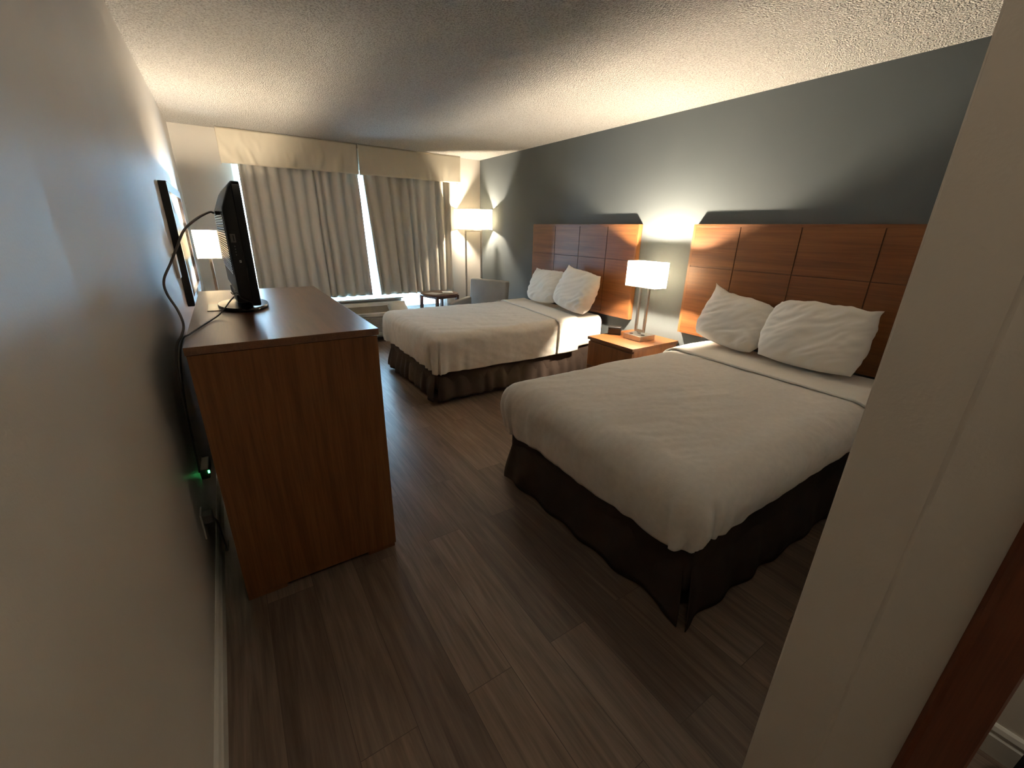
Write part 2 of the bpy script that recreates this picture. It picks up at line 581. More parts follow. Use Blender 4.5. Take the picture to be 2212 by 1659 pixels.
# brown casing on the splayed face
d = Vector((0.7071, -0.7071, 0)); nrm = Vector((-0.7071, -0.7071, 0))
bm = BM()
prof = [(0.0, 0.0), (0.0, 0.010), (0.006, 0.016), (0.094, 0.018), (0.106, 0.012), (0.108, 0.0)]
P0 = Vector((Cc[0], Cc[1], 0)) + d * 0.003 + nrm * 0.001
lo = [bm.verts.new(P0 + d * a + nrm * b) for a, b in prof]
hi = [bm.verts.new(P0 + d * a + nrm * b + Vector((0, 0, 2.10))) for a, b in prof]
for i in range(len(prof)):
    j = (i + 1) % len(prof)
    bm.faces.new((lo[i], lo[j], hi[j], hi[i]))
bm.faces.new(lo[::-1]); bm.faces.new(hi)
struct('trim_1', bm, M['casing_wood'])

# baseboards
BBP = [(0.0, 0.0), (0.016, 0.0), (0.016, 0.070), (0.011, 0.078), (0.011, 0.084), (0.014, 0.090), (0.010, 0.105), (0.004, 0.112), (0.0, 0.112)]
def baseboard(name, p0, p1, out):
    bm = BM()
    v = Vector(p1) - Vector(p0)
    extrude_profile(bm, BBP, p0, v.normalized(), Vector(out), length=v.length)
    struct(name, bm, M['white_trim'])
baseboard('baseboard_left', (0.0005, YN, 0), (0.0005, YF, 0), (1, 0, 0))
baseboard('baseboard_far', (0.018, YF - 0.0005, 0), (XR - 0.018, YF - 0.0005, 0), (0, -1, 0))
baseboard('baseboard_right', (XR - 0.0005, 0.24, 0), (XR - 0.0005, YF - 0.018, 0), (-1, 0, 0))
baseboard('baseboard_closet', (1.9795, -0.94, 0), (1.9795, 0.01, 0), (-1, 0, 0))
baseboard('baseboard_partition', (1.1635, 0.102, 0), (1.1635, 0.217, 0), (-1, 0, 0))

# window
bm = BM()
fx0, fx1, fz0, fz1, fy = WX0 + 0.002, WX1 - 0.002, WZ0 + 0.002, WZ1 - 0.002, YF + 0.075
for a in ((fx0, fx0 + 0.045, fz0, fz1), (fx1 - 0.045, fx1, fz0, fz1), (fx0 + 0.045, fx1 - 0.045, fz0, fz0 + 0.045), (fx0 + 0.045, fx1 - 0.045, fz1 - 0.045, fz1), (2.235, 2.285, fz0 + 0.045, fz1 - 0.045)):
    box(bm, a[0], a[1], fy, fy + 0.05, a[2], a[3])
w = struct('window_1', bm, M['alu'])
bm = BM(); box(bm, fx0 + 0.045, fx1 - 0.045, fy + 0.022, fy + 0.026, fz0 + 0.045, fz1 - 0.045)
obj('window_pane', bm, M['glass'], w)
# stool board above the air conditioner
bm = BM(); box(bm, WX0 + 0.004, 2.30, 5.885, YF + 0.07, 0.545, 0.566, 0.004); struct('trim_2', bm, M['white_trim'])
# panel below the board that closes the opening behind the air conditioner
bm = BM(); box(bm, WX0 + 0.004, 2.30, YF + 0.002, YF + 0.07, WZ0 + 0.002, 0.543); struct('trim_3', bm, M['wall_far'])

# dim fill light added above the camera, unseen, to lift the dark foreground
hl = thing('hall_fill_light', 'added round fill light on the entry hall ceiling, out of view', 'fill light', (0.56, 0.10, ZC - 0.09))
bm = BM(); lathe(bm, [(0, 0.0), (0.08, 0.004), (0.125, 0.03), (0.14, 0.06)], 32)
obj('diffuser', bm, M['hall_fill_glow'], hl, smooth=True, world=False)
bm = BM(); lathe(bm, [(0.0, 0.06), (0.15, 0.06), (0.15, 0.0895), (0.0, 0.0895)], 32)
obj('rim', bm, M['nickel'], hl, smooth=True, world=False, angle=40)
# small unseen fill light added in the closet alcove to brighten its wall
hl = thing('closet_fill_light', 'added small round fill light inside the closet alcove, out of view', 'fill light', (1.70, -0.55, ZC - 0.06))
bm = BM(); lathe(bm, [(0, 0.0), (0.05, 0.003), (0.075, 0.015), (0.085, 0.035)], 32)
obj('diffuser', bm, M['closet_fill_glow'], hl, smooth=True, world=False)
bm = BM(); lathe(bm, [(0.0, 0.035), (0.095, 0.035), (0.095, 0.0595), (0.0, 0.0595)], 32)
obj('rim', bm, M['nickel'], hl, smooth=True, world=False, angle=40)

# ------------------------------------------------------------------ dresser
DX0, DX1, DY0, DY1, DZ = 0.095, 0.735, 1.690, 3.170, 1.100
t = thing('dresser', 'tall red-brown laminate dresser carrying the television', 'dresser', (0.41, 2.43, 0))
bm = BM(); box(bm, DX0, DX1, DY0, DY1, DZ - 0.028, DZ, 0.0015); obj('top', bm, M['cab_wood_y'], t)
bm = BM(); box(bm, DX0 + 0.004, DX1 - 0.006, DY0 + 0.005, DY0 + 0.030, 0.022, DZ - 0.030, 0.001); obj('side_panel', bm, M['cab_wood_v'], t)
bm = BM(); box(bm, DX0 + 0.004, DX1 - 0.006, DY1 - 0.030, DY1 - 0.005, 0.022, DZ - 0.030, 0.001); obj('side_panel', bm, M['cab_wood_v'], t)
bm = BM(); box(bm, DX0 + 0.006, DX1 - 0.030, DY0 + 0.031, DY1 - 0.031, 0.03, DZ - 0.030); obj('carcass', bm, M['cab_dark'], t)
for k in range(2):
    for r in range(4):
        y0 = DY0 + 0.033 + k * 0.709
        z0 = 0.085 + r * 0.2445
        bm = BM(); box(bm, DX1 - 0.029, DX1 - 0.009, y0, y0 + 0.703, z0, z0 + 0.2385, 0.0015)
        obj('drawer', bm, M['cab_wood_y'], t)
for (x0, x1) in ((DX0 + 0.004, DX0 + 0.15), (DX1 - 0.14, DX1 - 0.012)):
    for (y0, y1) in ((DY0 + 0.010, DY0 + 0.05), (DY1 - 0.05, DY1 - 0.010)):
        bm = BM(); box(bm, x0, x1, y0, y1, 0.0, 0.022); obj('foot', bm, M['cab_wood_v'], t)

# ------------------------------------------------------------------ television, seen on edge
tv = thing('television', 'flat black television standing edge-on on the tall dresser', 'television', (0.300, 2.48, DZ), math.radians(2.3))
Y0, Y1 = 2.105, 2.855
def ringyz(bm, x, y0, y1, z0, z1, r=0.015, seg=4):
    out = []
    for cy, cz, a0 in ((y1 - r, z1 - r, 0), (y0 + r, z1 - r, 90), (y0 + r, z0 + r, 180), (y1 - r, z0 + r, 270)):
        for k in range(seg + 1):
            a = math.radians(a0 + 90 * k / seg)
            out.append(bm.verts.new((x, cy + r * math.cos(a), cz + r * math.sin(a))))
    return out
def skin(bm, rings):
    n = len(rings[0])
    for q, s in zip(rings, rings[1:]):
        for k in range(n):
            bm.faces.new((q[k], q[(k + 1) % n], s[(k + 1) % n], s[k]))
    bm.faces.new(rings[0][::-1]); bm.faces.new(rings[-1])
bm = BM()
skin(bm, [ringyz(bm, 0.345, Y0 + 0.003, Y1 - 0.003, 1.158, 1.642), ringyz(bm, 0.342, Y0, Y1, 1.155, 1.645), ringyz(bm, 0.318, Y0, Y1, 1.155, 1.645), ringyz(bm, 0.314, Y0 + 0.003, Y1 - 0.003, 1.158, 1.643)])
obj('bezel', bm, M['black_gloss'], tv, smooth=True, angle=35)
bm = BM()
skin(bm, [ringyz(bm, 0.3135, Y0 + 0.004, Y1 - 0.004, 1.165, 1.640, 0.02), ringyz(bm, 0.303, Y0 + 0.005, Y1 - 0.005, 1.172, 1.625, 0.02), ringyz(bm, 0.288, Y0 + 0.006, Y1 - 0.006, 1.180, 1.590, 0.02), ringyz(bm, 0.274, Y0 + 0.007, Y1 - 0.007, 1.190, 1.556, 0.02), ringyz(bm, 0.270, Y0 + 0.011, Y1 - 0.011, 1.20, 1.548, 0.02)])
bk = obj('back_cover', bm, M['black_matte'], tv, smooth=True, angle=35)
# vent slats on the back, lit from behind
bm = BM()
for k in range(24):
    z = 1.285 + k * 0.0105
    box(bm, 0.2668, 0.2695, Y0 + 0.05, Y1 - 0.03, z, z + 0.0062)
v = obj('vent_grille', bm, M['black_gloss'], bk)
bm = BM(); box(bm, 0.3455, 0.347, Y0 + 0.025, Y1 - 0.025, 1.185, 1.622); obj('screen', bm, M['screen'], tv)
bm = BM(); lathe(bm, [(0, 0.0), (0.985, 0.0), (1.0, 0.004), (1.0, 0.012), (0.975, 0.018), (0.3, 0.024), (0.0, 0.026)], 56, 0, 0, 0.108, 0.185)
obj('stand_base', bm, M['black_gloss'], tv, smooth=True, world=False, angle=40)
bm = BM(); box(bm, -0.028, 0.038, -0.075, 0.075, 0.02, 0.115, 0.008); obj('stand_neck', bm, M['black_gloss'], tv, world=False)
bm = BM(); box(bm, 0.268, 0.306, Y0 + 0.16, Y1 - 0.16, 1.150, 1.185, 0.004); obj('rear_housing', bm, M['black'], tv)
yy = Y0 + 0.0055
bm = BM(); box(bm, 0.279, 0.297, yy - 0.0012, yy + 0.004, 1.415, 1.448); st = obj('side_label', bm, M['grey_label'], tv)
bm = BM(); box(bm, 0.288, 0.2915, yy - 0.0022, yy - 0.0008, 1.420, 1.443); obj('label_bar', bm, M['black'], st)
bm = BM()
for (x0, x1, z0, z1) in ((0.2955, 0.302, 1.3365, 1.3385), (0.2955, 0.302, 1.3435, 1.3455), (0.2955, 0.2975, 1.3385, 1.3435), (0.300, 0.302, 1.3385, 1.3435)):
    box(bm, x0, x1, yy - 0.0012, yy + 0.004, z0, z1)
o = obj('square_mark', bm, M['white_label'], tv); o['label'] = 'small white square mark on the side'
for k in range(4):
    bm = BM(); z = 1.400 - k * 0.011
    lathe(bm, [(0, 0), (0.0022, 0.0005), (0.0026, 0.003)], 10)
    bmesh.ops.rotate(bm, verts=bm.verts, cent=(0, 0, 0), matrix=Matrix.Rotation(math.radians(-90), 3, 'X'))
    bmesh.ops.translate(bm, verts=bm.verts, vec=(0.289, yy - 0.0018, z))
    obj('side_button', bm, M['grey_label'], tv, smooth=True)
bm = BM(); box(bm, 0.2525, 0.272, 2.292, 2.308, 1.520, 1.536, 0.002); obj('antenna_plug', bm, M['black'], tv)
# cord stub clip at the back
bm = BM(); tube(bm, catmull([(0.274, Y0 + 0.03, 1.205), (0.262, Y0 + 0.03, 1.212), (0.250, Y0 + 0.03, 1.207), (0.244, Y0 + 0.03, 1.216)], 5), 0.002, 6)
obj('cord_clip', bm, M['black'], tv, smooth=True)

# cables
bm = BM()
pts = [(0.254, 2.30, 1.528), (0.240, 2.24, 1.529), (0.198, 2.10, 1.502), (0.158, 1.98, 1.462), (0.130, 1.95, 1.410), (0.098, 1.95, 1.350), (0.067, 1.95, 1.292), (0.066, 1.95, 1.243), (0.084, 1.95, 1.184), (0.092, 1.93, 1.135), (0.083, 1.90, 1.102), (0.060, 1.88, 1.06), (0.045, 1.86, 0.95), (0.040, 1.85, 0.70)]
tube(bm, catmull(pts, 8), 0.0042, 10)
tag(obj('antenna_cable', bm, M['cable_grey'], None, (0.04, 1.85, 0.70), smooth=True), 'grey cable looping from the back of the television down behind the dresser', 'cable')
bm = BM(); z = DZ + 0.004
pts = [(0.266, 2.36, 1.166), (0.248, 2.33, 1.152), (0.205, 2.24, DZ + 0.014), (0.168, 2.13, z + 0.001), (0.135, 2.00, z + 0.001), (0.108, 1.88, z + 0.002), (0.088, 1.83, DZ - 0.002), (0.070, 1.80, 1.03), (0.052, 1.785, 0.85), (0.042, 1.78, 0.60)]
tube(bm, catmull(pts, 8), 0.003, 8)
tag(obj('power_cord', bm, M['cable_black'], None, (0.042, 1.78, 0.60), smooth=True), 'thin black cord running over the dresser top from the television stand', 'cord')
bm = BM(); box(bm, 0.150, 0.222, 2.395, 2.60, DZ + 0.0002, DZ + 0.003, 0.001)
tag(obj('paper_card', bm, M['glossy_card'], None, (0.186, 2.5, DZ)), 'small white card lying on the dresser behind the television stand', 'card')

# things behind the dresser, on the left wall
t = thing('modem', 'small black box with a green light on the wall behind the dresser', 'modem', (0.0, 2.19, 0.40))
bm = BM(); box(bm, 0.001, 0.034, 2.12, 2.26, 0.39, 0.438, 0.004); obj('case', bm, M['black'], t)
bm = BM(); box(bm, 0.030, 0.037, 2.113, 2.1195, 0.420, 0.432); o = obj('indicator_light', bm, M['led'], t); o['label'] = 'lit green indicator light'
t = thing('wall_outlet', 'wall outlet with plugs low on the wall behind the dresser', 'outlet', (0.0, 1.84, 0.30))
bm = BM(); box(bm, 0.001, 0.007, 1.805, 1.875, 0.285, 0.40, 0.002); obj('cover_plate', bm, M['white_trim'], t)
bm = BM(); box(bm, 0.007, 0.040, 1.82, 1.862, 0.345, 0.385, 0.004); o = obj('plug', bm, M['grey_label'], t); o['label'] = 'grey plug pushed into the outlet'
bm = BM(); tube(bm, catmull([(0.036, 1.84, 0.36), (0.05, 1.83, 0.33), (0.052, 1.85, 0.22), (0.045, 1.95, 0.10), (0.04, 2.1, 0.05)], 8), 0.0035, 8)
obj('cord', bm, M['cable_black'], t, smooth=True)

# thermostat style plate next to the picture
bm = BM(); box(bm, 0.0005, 0.018, 3.25, 3.345, 1.17, 1.315, 0.004)
tag(obj('wall_plate', bm, M['white_trim'], None, (0, 3.3, 1.17)), 'small white plate on the left wall before the framed picture', 'wall plate')

# framed picture on the left wall
t = thing('framed_picture', 'black framed picture on the left wall above the desk', 'picture', (0.0, 4.06, 0.965))
py0, py1, pz0, pz1 = 3.49, 4.63, 0.965, 1.725
bm = BM(); fw = 0.055
for a in ((py0, py0 + fw, pz0, pz1), (py1 - fw, py1, pz0, pz1)):
    box(bm, 0.001, 0.042, a[0], a[1], a[2], a[3], 0.003)
for a in ((py0 + fw, py1 - fw, pz0, pz0 + fw), (py0 + fw, py1 - fw, pz1 - fw, pz1)):
    box(bm, 0.001, 0.042, a[0], a[1], a[2], a[3])
obj('frame', bm, M['frame_black'], t)
bm = BM(); box(bm, 0.002, 0.022, py0 + fw, py1 - fw, pz0 + fw, pz1 - fw); obj('mat_board', bm, M['mat_board'], t)
bm = BM(); box(bm, 0.0222, 0.0245, py0 + fw + 0.15, py1 - fw - 0.15, pz0 + fw + 0.12, pz1 - fw - 0.12); obj('print', bm, M['art'], t)

# desk beyond the dresser, hidden but for what stands on it
t = thing('desk', 'wooden writing desk hidden beyond the dresser under the left lamp', 'desk', (0.30, 4.45, 0))
bm = BM(); box(bm, 0.02, 0.60, 3.75, 5.15, 0.715, 0.745, 0.002); obj('top', bm, M['cab_wood_y'], t)
for y0 in (3.77, 5.105):
    bm = BM(); box(bm, 0.03, 0.58, y0, y0 + 0.025, 0.0, 0.714, 0.001); obj('side_panel', bm, M['cab_wood_v'], t)
bm = BM(); box(bm, 0.03, 0.048, 3.797, 5.103, 0.30, 0.714); obj('back_panel', bm, M['cab_wood_y'], t)

# ------------------------------------------------------------------ lamps
def shade_bm(lx, ly, z0, z1, r=0.018, th=0.0016):
    """open-ended box shade with rounded upright corners; lx, ly full sizes"""
    bm = BM()
    def ring(hx, hy, rr, z):
        out = []
        for cx, cy, a0 in ((hx - rr, hy - rr, 0), (-hx + rr, hy - rr, 90), (-hx + rr, -hy + rr, 180), (hx - rr, -hy + rr, 270)):
            for k in range(6):
                a = math.radians(a0 + 18 * k)
                out.append(bm.verts.new((cx + rr * math.cos(a), cy + rr * math.sin(a), z)))
        return out
    zs = [z0 + (z1 - z0) * k / 8 for k in range(9)]
    rings = [ring(lx / 2, ly / 2, r, z) for z in zs]
    n = len(rings[0])
    for q, s in zip(rings, rings[1:]):
        for k in range(n):
            bm.faces.new((q[k], q[(k + 1) % n], s[(k + 1) % n], s[k]))
    return bm
def rim_bm(lx, ly, z, r=0.018, h=0.006):
    bm = BM()
    pts = []
    hx, hy = lx / 2 + 0.0005, ly / 2 + 0.0005
    for cx, cy, a0 in ((hx - r, hy - r, 0), (-hx + r, hy - r, 90), (-hx + r, -hy + r, 180), (hx - r, -hy + r, 270)):
        for k in range(6):
            a = math.radians(a0 + 18 * k)
            pts.append((cx + r * math.cos(a), cy + r * math.sin(a)))
    rings = []
    for (o_, zz) in ((0.0, z - h / 2), (0.0, z + h / 2), (-0.003, z + h / 2), (-0.003, z - h / 2)):
        rings.append([bm.verts.new((x * (1 + o_ / hx), y * (1 + o_ / hy), zz)) for x, y in pts])
    rings.append(rings[0])
    n = len(pts)
    for q, s in zip(rings, rings[1:]):
        for k in range(n):
            bm.faces.new((q[k], q[(k + 1) % n], s[(k + 1) % n], s[k]))
    return bm
def bulb_bm(z, r=0.02):
    bm = BM()
    bmesh.ops.create_icosphere(bm, subdivisions=2, radius=r)
    bmesh.ops.translate(bm, verts=bm.verts, vec=(0, 0, z))
    return bm

def table_lamp(name, label, loc, rotz=0.0, bulb='bulb'):
    t = thing(name, label, 'lamp', loc, rotz, 'table lamps with rectangular shades')
    bm = BM(); box(bm, -0.10, 0.10, -0.10, 0.10, 0.0, 0.046, 0.002); b = obj('base', bm, M['nickel'], t, world=False)
    for (x, y) in ((-0.055, 0.045), (0.055, 0.055), (-0.02, -0.058)):
        bm = BM(); lathe(bm, [(0, 0.0463), (0.017, 0.0463), (0.018, 0.0478), (0, 0.0478)], 20, x, y); obj('outlet', bm, M['black'], b, smooth=True, world=False, angle=30)
    bm = BM(); box(bm, -0.008, 0.008, -0.012, 0.012, 0.046, 0.075); obj('stem', bm, M['nickel'], t, world=False)
    bm = BM(); box(bm, -0.011, 0.011, -0.055, 0.055, 0.066, 0.086, 0.001); obj('lower_bar', bm, M['nickel'], t, world=False)
    for y in (-0.046, 0.046):
        bm = BM(); box(bm, -0.010, 0.010, y - 0.010, y + 0.010, 0.086, 0.515, 0.001); obj('post', bm, M['nickel_dark'], t, world=False)
    bm = BM(); box(bm, -0.011, 0.011, -0.055, 0.055, 0.515, 0.533, 0.001); obj('upper_bar', bm, M['nickel'], t, world=False)
    bm = BM(); lathe(bm, [(0, 0.533), (0.016, 0.533), (0.016, 0.560), (0.012, 0.566), (0, 0.566)], 16); obj('socket', bm, M['black'], t, smooth=True, world=False, angle=40)
    bm = shade_bm(0.165, 0.335, 0.472, 0.686); s = obj('lamp_shade', bm, M['shade'], t, smooth=True, world=False)
    for z in (0.474, 0.684):
        obj('shade_rim', rim_bm(0.165, 0.335, z), M['linen'], s, world=False)
    obj('bulb', bulb_bm(0.598), M[bulb], t, smooth=True, world=False)
    return t
table_lamp('table_lamp', 'lit table lamp with twin posts on the nightstand between the beds', (3.343, 2.50, 0.570))
table_lamp('table_lamp', 'lit table lamp in the far left beyond the television', (0.157, 4.47, 0.7455), 0.0, 'bulb_floor')

# floor lamp, turned across the far right corner
fl = thing('floor_lamp', 'lit floor lamp with open rectangular frame in the corner behind the armchair', 'lamp', (3.358, 5.725, 0), math.radians(-45))
bm = BM(); box(bm, -0.15, 0.15, -0.085, 0.085, 0.0, 0.025, 0.003); obj('base', bm, M['nickel'], fl, world=False)
for x in (-0.118, 0.118):
    bm = BM(); box(bm, x - 0.011, x + 0.011, -0.011, 0.011, 0.025, 1.462, 0.001); obj('post', bm, M['nickel_dark'], fl, world=False)
bm = BM(); box(bm, -0.129, 0.129, -0.011, 0.011, 1.4622, 1.482, 0.001); obj('top_bar', bm, M['nickel_dark'], fl, world=False)
bm = BM(); lathe(bm, [(0, 1.482), (0.016, 1.482), (0.016, 1.56), (0.012, 1.568), (0, 1.568)], 16); obj('socket', bm, M['nickel'], fl, smooth=True, world=False, angle=40)
bm = shade_bm(0.530, 0.150, 1.490, 1.766, 0.006); s = obj('lamp_shade', bm, M['shade'], fl, smooth=True, world=False)
for z in (1.492, 1.764):
    obj('shade_rim', rim_bm(0.530, 0.150, z, 0.006), M['linen'], s, world=False)
obj('bulb', bulb_bm(1.605, 0.021), M['bulb_corner'], fl, smooth=True, world=False)

# ------------------------------------------------------------------ headboards
def headboard(label, y0, y1, grooves):
    z0, z1, xf, xb = 0.665, 1.570, 3.557, XR - 0.0008
    t = thing('headboard', label, 'headboard', ((xf + xb) / 2, (y0 + y1) / 2, z0), 0, 'panelled wall headboards')
    eb = 0.022
    # edge band: four bars around the panels
    for a, mm in (((y0, y0 + eb, z0, z1), 'hb_wood_v'), ((y1 - eb, y1, z0, z1), 'hb_wood_v'), ((y0 + eb, y1 - eb, z0, z0 + eb), 'hb_wood'), ((y0 + eb, y1 - eb, z1 - eb, z1), 'hb_wood')):
        bm = BM(); box(bm, xf, xb, a[0], a[1], a[2], a[3], 0.001)
        obj('edge_band', bm, M[mm], t)
    # one grooved panel
    g = 0.0035
    W = y1 - y0 - 2 * eb
    yc = [y0 + eb] + grooves + [y1 - eb]
    zc = [z0 + eb, 1.237, z1 - eb]
    def lines(cs):
        out = [cs[0]]
        for c in cs[1:-1]:
            out += [c - g, c - g + 0.0005, c + g - 0.0005, c + g]
        out.append(cs[-1])
        return out
    ys, zs = lines(yc), lines(zc)
    def ing(v, cs):
        return any(abs(v - c) < g - 0.0002 for c in cs[1:-1])
    bm = BM()
    vs = [[bm.verts.new((xf + (0.006 if (ing(y, yc) or ing(z, zc)) else 0.0005), y, z)) for z in zs] for y in ys]
    for i in range(len(ys) - 1):
        for j in range(len(zs) - 1):
            f = bm.faces.new((vs[i][j], vs[i + 1][j], vs[i + 1][j + 1], vs[i][j + 1]))
            if ing((ys[i] + ys[i + 1]) / 2, yc) or ing((zs[j] + zs[j + 1]) / 2, zc):
                f.material_index = 1
    obj('grooved_panel', bm, [M['hb_wood'], M['hb_groove']], t)
    bm = BM(); box(bm, xf + 0.008, xb, y0 + eb, y1 - eb, z0 + eb, z1 - eb); obj('backing_board', bm, M['hb_groove'], t)
headboard('orange-brown panelled headboard of the near bed', 0.530, 2.256, [0.975, 1.430, 1.855])
headboard('orange-brown panelled headboard of the bed by the window', 2.836, 4.515, [3.232, 3.652, 4.075])

# ------------------------------------------------------------------ beds
XH = 3.548     # head end of both mattresses
def drape(e, r):
    """rounded-over edge: outward run and fall for a cloth length e past the flat top"""
    q = math.pi * r / 2
    if e <= 0:
        return 0.0, 0.0
    if e < q:
        a = e / r
        return r * math.sin(a), r * (1 - math.cos(a))
    return r, r + (e - q)

def make_cloth(xs_foot, ya, yb, ztop, r, hem_foot, hem_a, hem_b, x_end, off, seed, pleat, nx=150, ny=190, x_start=None, end_skew=0.0, fold_bumps=0.0, start_skew=0.0, bulge=0.02, wr=1.0, crease=False, cpow=2.6):
    """cloth over a bed: foot outline at x = xs_foot, sides at ya < yb (outer faces), top at ztop.
    x_start None: hangs over the foot. Otherwise a band running from x_start to x_end."""
    bm = BM()
    xf, y0, y1 = xs_foot + r, ya + r, yb - r
    q = math.pi * r / 2
    La = q + (ztop - r - hem_a); Lb = q + (ztop - r - hem_b); Lf = q + (ztop - r - hem_foot)
    so = Vector((seed * 3.7, seed * 1.3, seed * 0.7))
    def fn(u, v):
        # v across, u along
        Yf = (y0 - La) + v * (y1 - y0 + La + Lb)
        vv = (min(max(Yf, y0), y1) - y0) / (y1 - y0)
        if x_start is None:
            X = (xf - Lf) + u * (x_end + end_skew * vv - xf + Lf)
        else:
            X = (x_start + start_skew * vv) + u * (x_end + end_skew * vv - x_start - start_skew * vv)
        ex = max(0.0, xf - X)
        ey = max(0.0, y0 - Yf, Yf - y1)
        sy = -1.0 if Yf < y0 else 1.0
        Ly = La if sy < 0 else Lb
        bx, by = max(X, xf), min(max(Yf, y0), y1)
        p3 = Vector((X * 1.0, Yf, 0)) + so
        wob = fbm(Vector((X * 2.3, Yf * 1.6, seed)), 3)
        wr2 = fbm(Vector((X * 3.0 + 3 * wob * 0.4, Yf * 11 + 4 * X, seed + 5)), 3)
        fine = fbm(Vector((X * 16, Yf * 22, seed + 9)), 3)
        h = off + wr * (0.006 * wob + 0.0050 * wr2 + 0.0014 * fine)
        if ex <= 0 and ey <= 0:
            return (bx, by, ztop + h)
        if ex > 0 and ey > 0:
            # corner: bend the square of cloth into a quarter cone
            fx, fy = ex / Lf, ey / Ly
            m = max(fx, fy)
            ang = (fy / (fx + fy)) * math.pi / 2
            L = Lf * math.cos(ang) ** 2 + Ly * math.sin(ang) ** 2
            e = m * L
            ox, oy = math.cos(ang), math.sin(ang) * sy
            kk = (abs(ox) ** cpow + abs(oy) ** cpow) ** (-1.0 / cpow)
            ox *= kk; oy *= kk
            corner = 1.0
        elif ex > 0:
            e, ox, oy = ex, 1.0, 0.0
            L = Lf
            corner = math.exp(-min(Yf - y0, y1 - Yf) / 0.16)
        else:
            e, ox, oy = ey, 0.0, sy
            L = Ly
            corner = math.exp(-(X - xf) / 0.16) if x_start is None else 0.0
        out, fall = drape(e, r)
        k = sstep(0.0, L, e)
        s = Yf * (1 if ex > 0 and ey <= 0 else 0) + (X if ey > 0 and ex <= 0 else 0)
        if ex > 0 and ey > 0:
            s = ang * 0.22
        pl = math.sin(s * 46 + 3.0 * fbm(Vector((s * 6, seed, 2)), 2) + seed) * k * pleat * ((0.10 if ex <= 0 else 0.45) + 1.6 * corner)
        out += h * math.sin(min(e / r, math.pi / 2)) + pl
        if crease and ex > 0 and ey > 0 and sy < 0:
            out -= 0.030 * k * math.exp(-((ang - 0.95 - 0.25 * k) / 0.10) ** 2) - 0.012 * k * math.exp(-((ang - 0.70 - 0.25 * k) / 0.14) ** 2)
        out += bulge * math.sin(math.pi * min(1, e / L)) * (0.7 + 0.5 * wob)
        out -= 0.004 * sstep(0.8, 1.0, e / L)
        hemw = 0.012 * fbm(Vector((X * 3, Yf * 3, seed + 20)), 2) * k
        return (bx - ox * out, by + oy * out, ztop - fall + h * math.cos(min(e / r, math.pi / 2)) + hemw)
    grid(bm, nx, ny, fn)
    return bm

def skirt_bm(xf, y0, y1, ztop, zbot, seed, n_gather, amp, seg_per_m=90, foot=True):
    """three hanging sheets (two sides and foot) gathered along the top; one mesh each is built by the caller"""
    out = []
    rnd = random.Random(seed)
    def sheet(p0, p1, nrm, both=False):
        p0, p1, nrm = Vector(p0), Vector(p1), Vector(nrm)
        L = (p1 - p0).length
        n = int(L * seg_per_m)
        bm = BM()
        ph = rnd.random() * 10
        def fn(u, v):
            s = u * L
            w = fbm(Vector((s * n_gather * 0.28, ph, seed)), 3)
            g = math.sin(s * n_gather * 6.0 + 5.0 * w + ph)
            env = 0.35 + 0.65 * abs(fbm(Vector((s * 2.2, ph + 7, seed)), 2)) * 2
            k = sstep(0.10, 1.0, v)
            o_ = amp * k * (0.75 * g * env + 0.9 * w) - (0.014 + 0.62 * amp) + (0.028 + 0.5 * amp) * sstep(0.12, 1.0, v)
            edge = math.exp(-min(u, 1 - u) * L / 0.05)
            o_ += 0.012 * edge * sstep(0.12, 1.0, v)
            zz = ztop + (zbot - ztop) * v + 0.010 * k * fbm(Vector((s * 4, ph + 3, seed)), 2)
            along = (p1 - p0).normalized()
            lap = o_ * math.exp(-u * L / 0.05) - (o_ * math.exp(-(1 - u) * L / 0.05) if both else 0.0)
            return p0 + (p1 - p0) * u - along * lap + nrm * o_ + Vector((0, 0, zz))
        grid(bm, n, 14, fn)
        return bm
    out.append(sheet((xf + 0.020, y0, 0), (XH - 0.02, y0, 0), (0, -1, 0)))
    out.append(sheet((xf + 0.020, y1, 0), (XH - 0.02, y1, 0), (0, 1, 0)))
    out.append(sheet((xf, y0 + 0.022, 0), (xf, y1 - 0.022, 0), (-1, 0, 0), True))
    return out

def solidify(o, th, offset=-1.0):
    md = o.modifiers.new('thickness', 'SOLIDIFY')
    md.thickness = th
    md.offset = offset
    return o

def bed(label, xf, ya, yb, seed, skirt_z, gather, amp):
    """xf: foot, ya/yb: sides of mattress"""
    t = thing('bed', label, 'bed', ((xf + XH) / 2, (ya + yb) / 2, 0), 0, 'double beds with dark skirts')
    bm = BM(); box(bm, xf + 0.02, XH, ya + 0.02, yb - 0.02, 0.14, 0.395, 0.02, 3); obj('box_spring', bm, M['skirt'], t, smooth=True, angle=50)
    for x in (xf + 0.12, XH - 0.12):
        for y in (ya + 0.14, yb - 0.14):
            bm = BM(); box(bm, x - 0.02, x + 0.02, y - 0.02, y + 0.02, 0.0, 0.14); obj('leg', bm, M['steel_leg'], t)
    bm = BM()
    box(bm, xf + 0.012, XH, ya + 0.012, yb - 0.012, 0.398, 0.632, 0.065, 6)
    obj('mattress', bm, M['mattress'], t, smooth=True, angle=60)
    for sb in skirt_bm(xf + 0.004, ya + 0.006, yb - 0.006, 0.40, skirt_z, seed, gather, amp):
        solidify(obj('bed_skirt', sb, M['skirt'], t, smooth=True), 0.0035)
    return t

